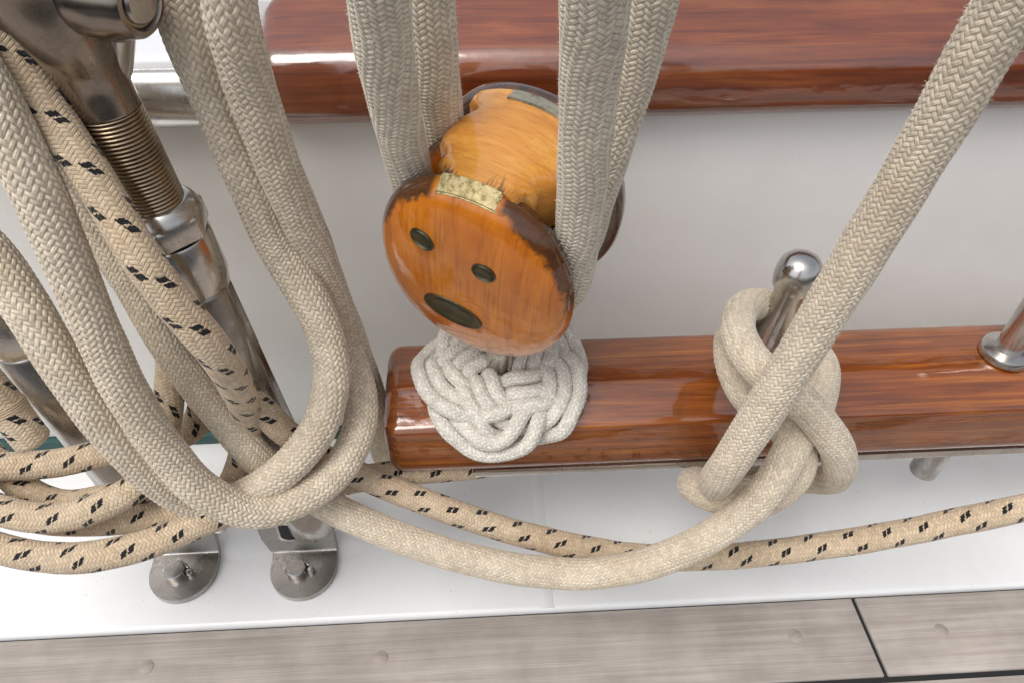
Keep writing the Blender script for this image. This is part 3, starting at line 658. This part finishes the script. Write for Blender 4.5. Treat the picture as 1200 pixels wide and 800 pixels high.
for k, f_ in enumerate((.25, .33, .41, .49)):
    c_ = a_.lerp(b_, f_); lathe('whipping', [(.0064, -.0005), (.0071, -.0003), (.0073, 0), (.0071, .0003), (.0064, .0005)], 'dotted', t, frame_z(c_, b_ - a_), 28)

# ------------------------------------------------------------------ turnbuckles and chainplates
def turnbuckle(base, top, label, show_top=True):
    base, top = Vector(base), Vector(top)
    ax = (top - base).normalized(); Lg = (top - base).length
    z = Vector((0, -1, 0)); 
    q = ax.to_track_quat('Z', 'Y'); mw = Matrix.Translation(base) @ q.to_matrix().to_4x4()
    t = thing('turnbuckle', label, 'turnbuckle', group='rigging turnbuckles', mw=mw)
    return t, Lg
T1b, T1t = [(-0.0969, 0.2250, 0.0403), (-0.1175, 0.2264, 0.3088)]
t, Lg = turnbuckle(T1b, T1t, 'steel turnbuckle with long bare thread behind the dotted rope at top left')
iv = t.matrix_world.inverted()
def along(px):   # helper: axis position of a point
    return (iv @ Vector(px)).z
zth0, zth1, zb0 = .838 * Lg, .966 * Lg, .035
def body(t, z0, z1, rO=.0138):
    nut = prism('lock_nut', [(.0158 * math.cos(R(60 * k + 12)), .0158 * math.sin(R(60 * k + 12))) for k in range(6)], z1 + .0006, z1 + .0098, 'steel', t, None, .0012, 3)
    lathe('nut_shoulder', [(0, z1 + .0090), (.0145, z1 + .0090), (.0143, z1 + .0104), (.0134, z1 + .0124), (.0118, z1 + .0142), (.0108, z1 + .0148), (0, z1 + .0148)], 'steel', nut)
    lathe('upper_collar', [(0, z1), (.0135, z1), (.0140, z1 - .001), (.0140, z1 - .020), (.0132, z1 - .023), (.0128, z1 - .026), (0, z1 - .026)], 'steel', t)
    lathe('lower_collar', [(0, z0), (.0120, z0), (.0138, z0 + .002), (.0140, z0 + .022), (.013, z0 + .026), (0, z0 + .026)], 'steel_dull', t)
    for k in range(2):
        bm = bmesh.new(); prof = []
        a0 = R(180 * k + 20); n_ = 10; half = R(58)
        ring = [(rO * math.cos(a0 - half + 2 * half * i / n_), rO * math.sin(a0 - half + 2 * half * i / n_)) for i in range(n_ + 1)]
        ring += [(.0078 * math.cos(a0 + half - 2 * half * i / n_), .0078 * math.sin(a0 + half - 2 * half * i / n_)) for i in range(n_ + 1)]
        prism('side_bar', ring, z0 + .0245, z1 - .0245, 'steel_dull', t, None, .0012)
    lathe('inner_stud', [(0, z0 + .02), (.0062, z0 + .02), (.0062, z1 - .02), (0, z1 - .02)], 'stud', t, None, 20)
def jaw(t):
    lathe('lower_stud', [(0, .012), (.0095, .012), (.0095, .05), (0, .05)], 'stud', t, None, 24)
body(t, zb0, zth0 - .016)
thr = [(0, zth0 - .004)]; nth = 26
for k in range(nth):
    z0_ = zth0 - .003 + (zth1 - zth0 + .003) * k / nth; pz = (zth1 - zth0 + .003) / nth
    thr += [(.0089, z0_), (.0104, z0_ + pz * .42), (.0104, z0_ + pz * .58), (.0089, z0_ + pz)]
lathe('threaded_stud', thr + [(0, zth1)], 'stud', t, None, 40, 80)
zz = zth1
def limb(name, pts, radii, mat, parent, seg=36):
    """round bar that swells along its path, in the parent's space"""
    c, s_ = spline(pts, .0015, 1); T, N, B = frames(c); rr = np.interp(np.linspace(0, 1, len(c)), np.linspace(0, 1, len(radii)), radii)
    a = np.arange(seg) / seg * 2 * np.pi
    V = c[:, None] + rr[:, None, None] * (np.cos(a)[None, :, None] * N[:, None] + np.sin(a)[None, :, None] * B[:, None]); n = seg
    F = [(k * n + i, k * n + (i + 1) % n, (k + 1) * n + (i + 1) % n, (k + 1) * n + i) for k in range(len(c) - 1) for i in range(n)]
    F += [tuple(range(n))[::-1], tuple(range((len(c) - 1) * n, len(c) * n))]
    return mesh(name, [iv @ Vector(v) for v in V.reshape(-1, 3)], F, mat, parent)
zt = t.matrix_world @ Vector((0, 0, zth1 - .001)); zt2 = t.matrix_world @ Vector((0, 0, zth1 + .008))
limb('shank', [zt, zt2] + [(-0.1181, 0.2255, 0.3162), (-0.1177, 0.2200, 0.3304), (-0.1201, 0.2190, 0.3432), (-0.1212, 0.2159, 0.3569)], [.0101, .0102, .0108, .0120, .0134, .0144, .0148], 'steel_brown', t)
limb('fork_arm', [zt2] + [(-0.1149, 0.2296, 0.3120), (-0.1113, 0.2327, 0.3208), (-0.1067, 0.2338, 0.3305)], [.0085, .0085, .0080, .0075], 'steel', t)
pbs, pdir = Vector([(-0.0995, 0.2180, 0.3379)][0]), Vector((.93, -.36, -.05)).normalized()
fm = iv @ frame_z(pbs, pdir)
lathe('pin_boss', [(0, -.016), (.0118, -.016), (.0124, -.013), (.0126, -.002), (.0121, .0030), (.0106, .0070), (.0100, .0095), (.0092, .0104), (.0078, .0107), (.0073, .0098), (.0070, .0094), (0, .0094)], 'steel_brown', t, fm, 48, 30)
lathe('clevis_pin', [(0, .0088), (.0062, .0088), (.0062, .0102), (.0055, .0110), (0, .0112)], 'steel_dull', t, fm)
fm2 = iv @ frame_z(Vector([(-0.1342, 0.2368, 0.3317)][0]), -pdir)
lathe('far_boss', [(0, -.004), (.0140, -.004), (.0148, -.002), (.0140, .008), (.0110, .0115), (0, .0115)], 'steel_brown', t, fm2, 48, 30)
lathe('lower_jaw', [(0, .004), (.0125, .004), (.014, .006), (.014, .03), (.010, .036), (0, .036)], 'steel_dull', t)
fm3 = iv @ frame_z(Vector((-0.0897, 0.2350, 0.0321)), (1, -.1, -.12))
lathe('jaw_pin', [(0, -.03), (.0075, -.03), (.0075, .002), (.006, .0035), (0, .0035)], 'steel', t, fm3)

T2b, T2t = [(-0.1829, 0.2276, 0.0378), (-0.2065, 0.2436, 0.2256)]
t, Lg = turnbuckle(T2b, T2t, 'steel turnbuckle behind the coil at the left photo edge')
body(t, .035, Lg - .02); iv = t.matrix_world.inverted()
lathe('threaded_stud', [(0, Lg - .02)] + sum([[(.0089, Lg - .01 + .002 * k), (.0104, Lg - .0092 + .002 * k), (.0089, Lg - .008 + .002 * k)] for k in range(26)], []) + [(0, Lg + .045)], 'stud', t, None, 32, 80)
lathe('lower_jaw', [(0, .004), (.0125, .004), (.014, .006), (.014, .03), (.010, .036), (0, .036)], 'steel_dull', t)
fm3 = iv @ frame_z(Vector((-0.1556, 0.2350, 0.0340)), (1, -.1, -.12))
lathe('jaw_pin', [(0, -.03), (.0075, -.03), (.0075, .002), (.006, .0035), (0, .0035)], 'steel', t, fm3)

def chainplate(foot, label):
    """bent tang: a round foot bolted to the waterway, the plate rising behind it with a slot"""
    t = thing('chainplate', label, 'chainplate', foot, 'chainplates on the waterway')
    r = .0192; th = .0042
    ss_ = [-r * math.cos(R(90 * k / 10)) for k in range(0, 10)]
    rows = [(x, -math.sqrt(max(r * r - x * x, 1e-9)), math.sqrt(max(r * r - x * x, 1e-9))) for x in ss_] + [(0, -r, r), (.006, -r, r), (.010, -.0195, .0187), (.016, -.0210, .0184), (.024, -.0242, .0188), (.032, -.0252, .0192), (.045, -.0254, .0194), (.062, -.0254, .0194)]
    bend = R(60); s0_ = .0095; rb = .006; ab = s0_ + rb * bend
    def bendp(s_, h):
        if s_ <= s0_: return s_, h
        if s_ <= ab:
            a = (s_ - s0_) / rb; return s0_ + (rb - h) * math.sin(a), rb - (rb - h) * math.cos(a)
        e = s_ - ab; return s0_ + (rb - h) * math.sin(bend) + e * math.cos(bend), rb - (rb - h) * math.cos(bend) + e * math.sin(bend)
    fine = []
    for (sa, la, ra), (sb, lb, rb_) in zip(rows, rows[1:]):
        k_ = max(1, int((sb - sa) / .0012)); fine += [(sa + (sb - sa) * q_ / k_, la + (lb - la) * q_ / k_, ra + (rb_ - ra) * q_ / k_) for q_ in range(k_)]
    fine.append(rows[-1]); V, F = [], []; m_ = 8; nn = m_ + 1
    for h in (0, th):
        for s_, l_, r_ in fine:
            y, z = bendp(s_, h)
            for k in range(nn):
                V.append((l_ + (r_ - l_) * k / m_ - .16 * max(0, z - .004), y, z))
    nr = len(fine)
    for k in range(nr - 1):
        for i in range(m_):
            F.append((k * nn + i, k * nn + i + 1, (k + 1) * nn + i + 1, (k + 1) * nn + i)); o_ = nr * nn
            F.append((o_ + k * nn + i, o_ + (k + 1) * nn + i, o_ + (k + 1) * nn + i + 1, o_ + k * nn + i + 1))
        for i in (0, m_):
            F.append((k * nn + i, (k + 1) * nn + i, o_ + (k + 1) * nn + i, o_ + k * nn + i))
    for k in (0, nr - 1):
        for i in range(m_): F.append((k * nn + i, k * nn + i + 1, o_ + k * nn + i + 1, o_ + k * nn + i))
    bm = bmesh.new(); vv = [bm.verts.new(v) for v in V]
    for f in F: bm.faces.new([vv[i] for i in f])
    pl = from_bm('plate', bm, 'steel_dull', t, True, 45)
    M_ = Matrix.Translation((-.0045, *bendp(ab, 0))) @ Matrix.Rotation(bend, 4, 'X')
    M_ = M_ @ Matrix.Rotation(R(8), 4, 'Z') @ Matrix.Translation((0, -.006, 0))
    sw, s0, s1_ = .0075, .018, .040
    slot = [(sw * math.cos(R(180 + 180 * i / 8)), s0 + sw * .5 * (1 + math.sin(R(180 + 180 * i / 8))) - .004) for i in range(9)] + [(sw, s1_), (-sw, s1_)]
    # slot: raised rim and a black inlay painting the shade of the opening
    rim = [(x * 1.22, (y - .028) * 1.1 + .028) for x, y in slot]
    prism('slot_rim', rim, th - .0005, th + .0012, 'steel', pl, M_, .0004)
    prism('slot_dark_inlay', slot, th - .0002, th + .0016, 'black', pl, M_, .0003)
    b = lathe('bolt', [(0, .0092), (.0053, .0092), (.0059, .0086), (.0060, th - .001), (0, th - .001)], 'steel_dull', t, Matrix.Translation((-.0035, -.002, 0)), 32, 24)
    ck = [(-.0035 + .0074 * math.cos(a), -.002 + .0060 * math.sin(a) + .0015, .0068) for a in np.linspace(R(0), R(195), 12)]
    tubes('cotter_pin', [ck], .0010, 'steel', 10, .0006, 4, 1, 0, b)
    lathe('cotter_eye', [(0, .0080), (.0016, .0078), (.0022, .0066), (.0016, .0042), (0, .0042)], 'steel', b, Matrix.Translation((.0052, -.0030, 0)), 16)
    return t
c1 = chainplate(Vector((-0.1100, 0.2168, 0.0040)) , 'bent steel chainplate under the right side of the coil, farther from the left edge')
c2 = chainplate(Vector((-0.1809, 0.2189, 0.0040)), 'bent steel chainplate nearest the left edge, beneath the lowest flecked loop')
for x, y, lab in ((-.090, .246, 'raised white sealant pad beside the right chainplate'), (-.152, .248, 'raised white sealant pad beside the left chainplate')):
    o = lathe('sealant_pad', [(0, .0040), (.4, .0034), (.7, .0018), (.9, .0006), (1, .0001)], 'white', None, None, 32, 80, .024, .022); o.location = (x, y, .0034)
    tag(o, lab, 'sealant pad')
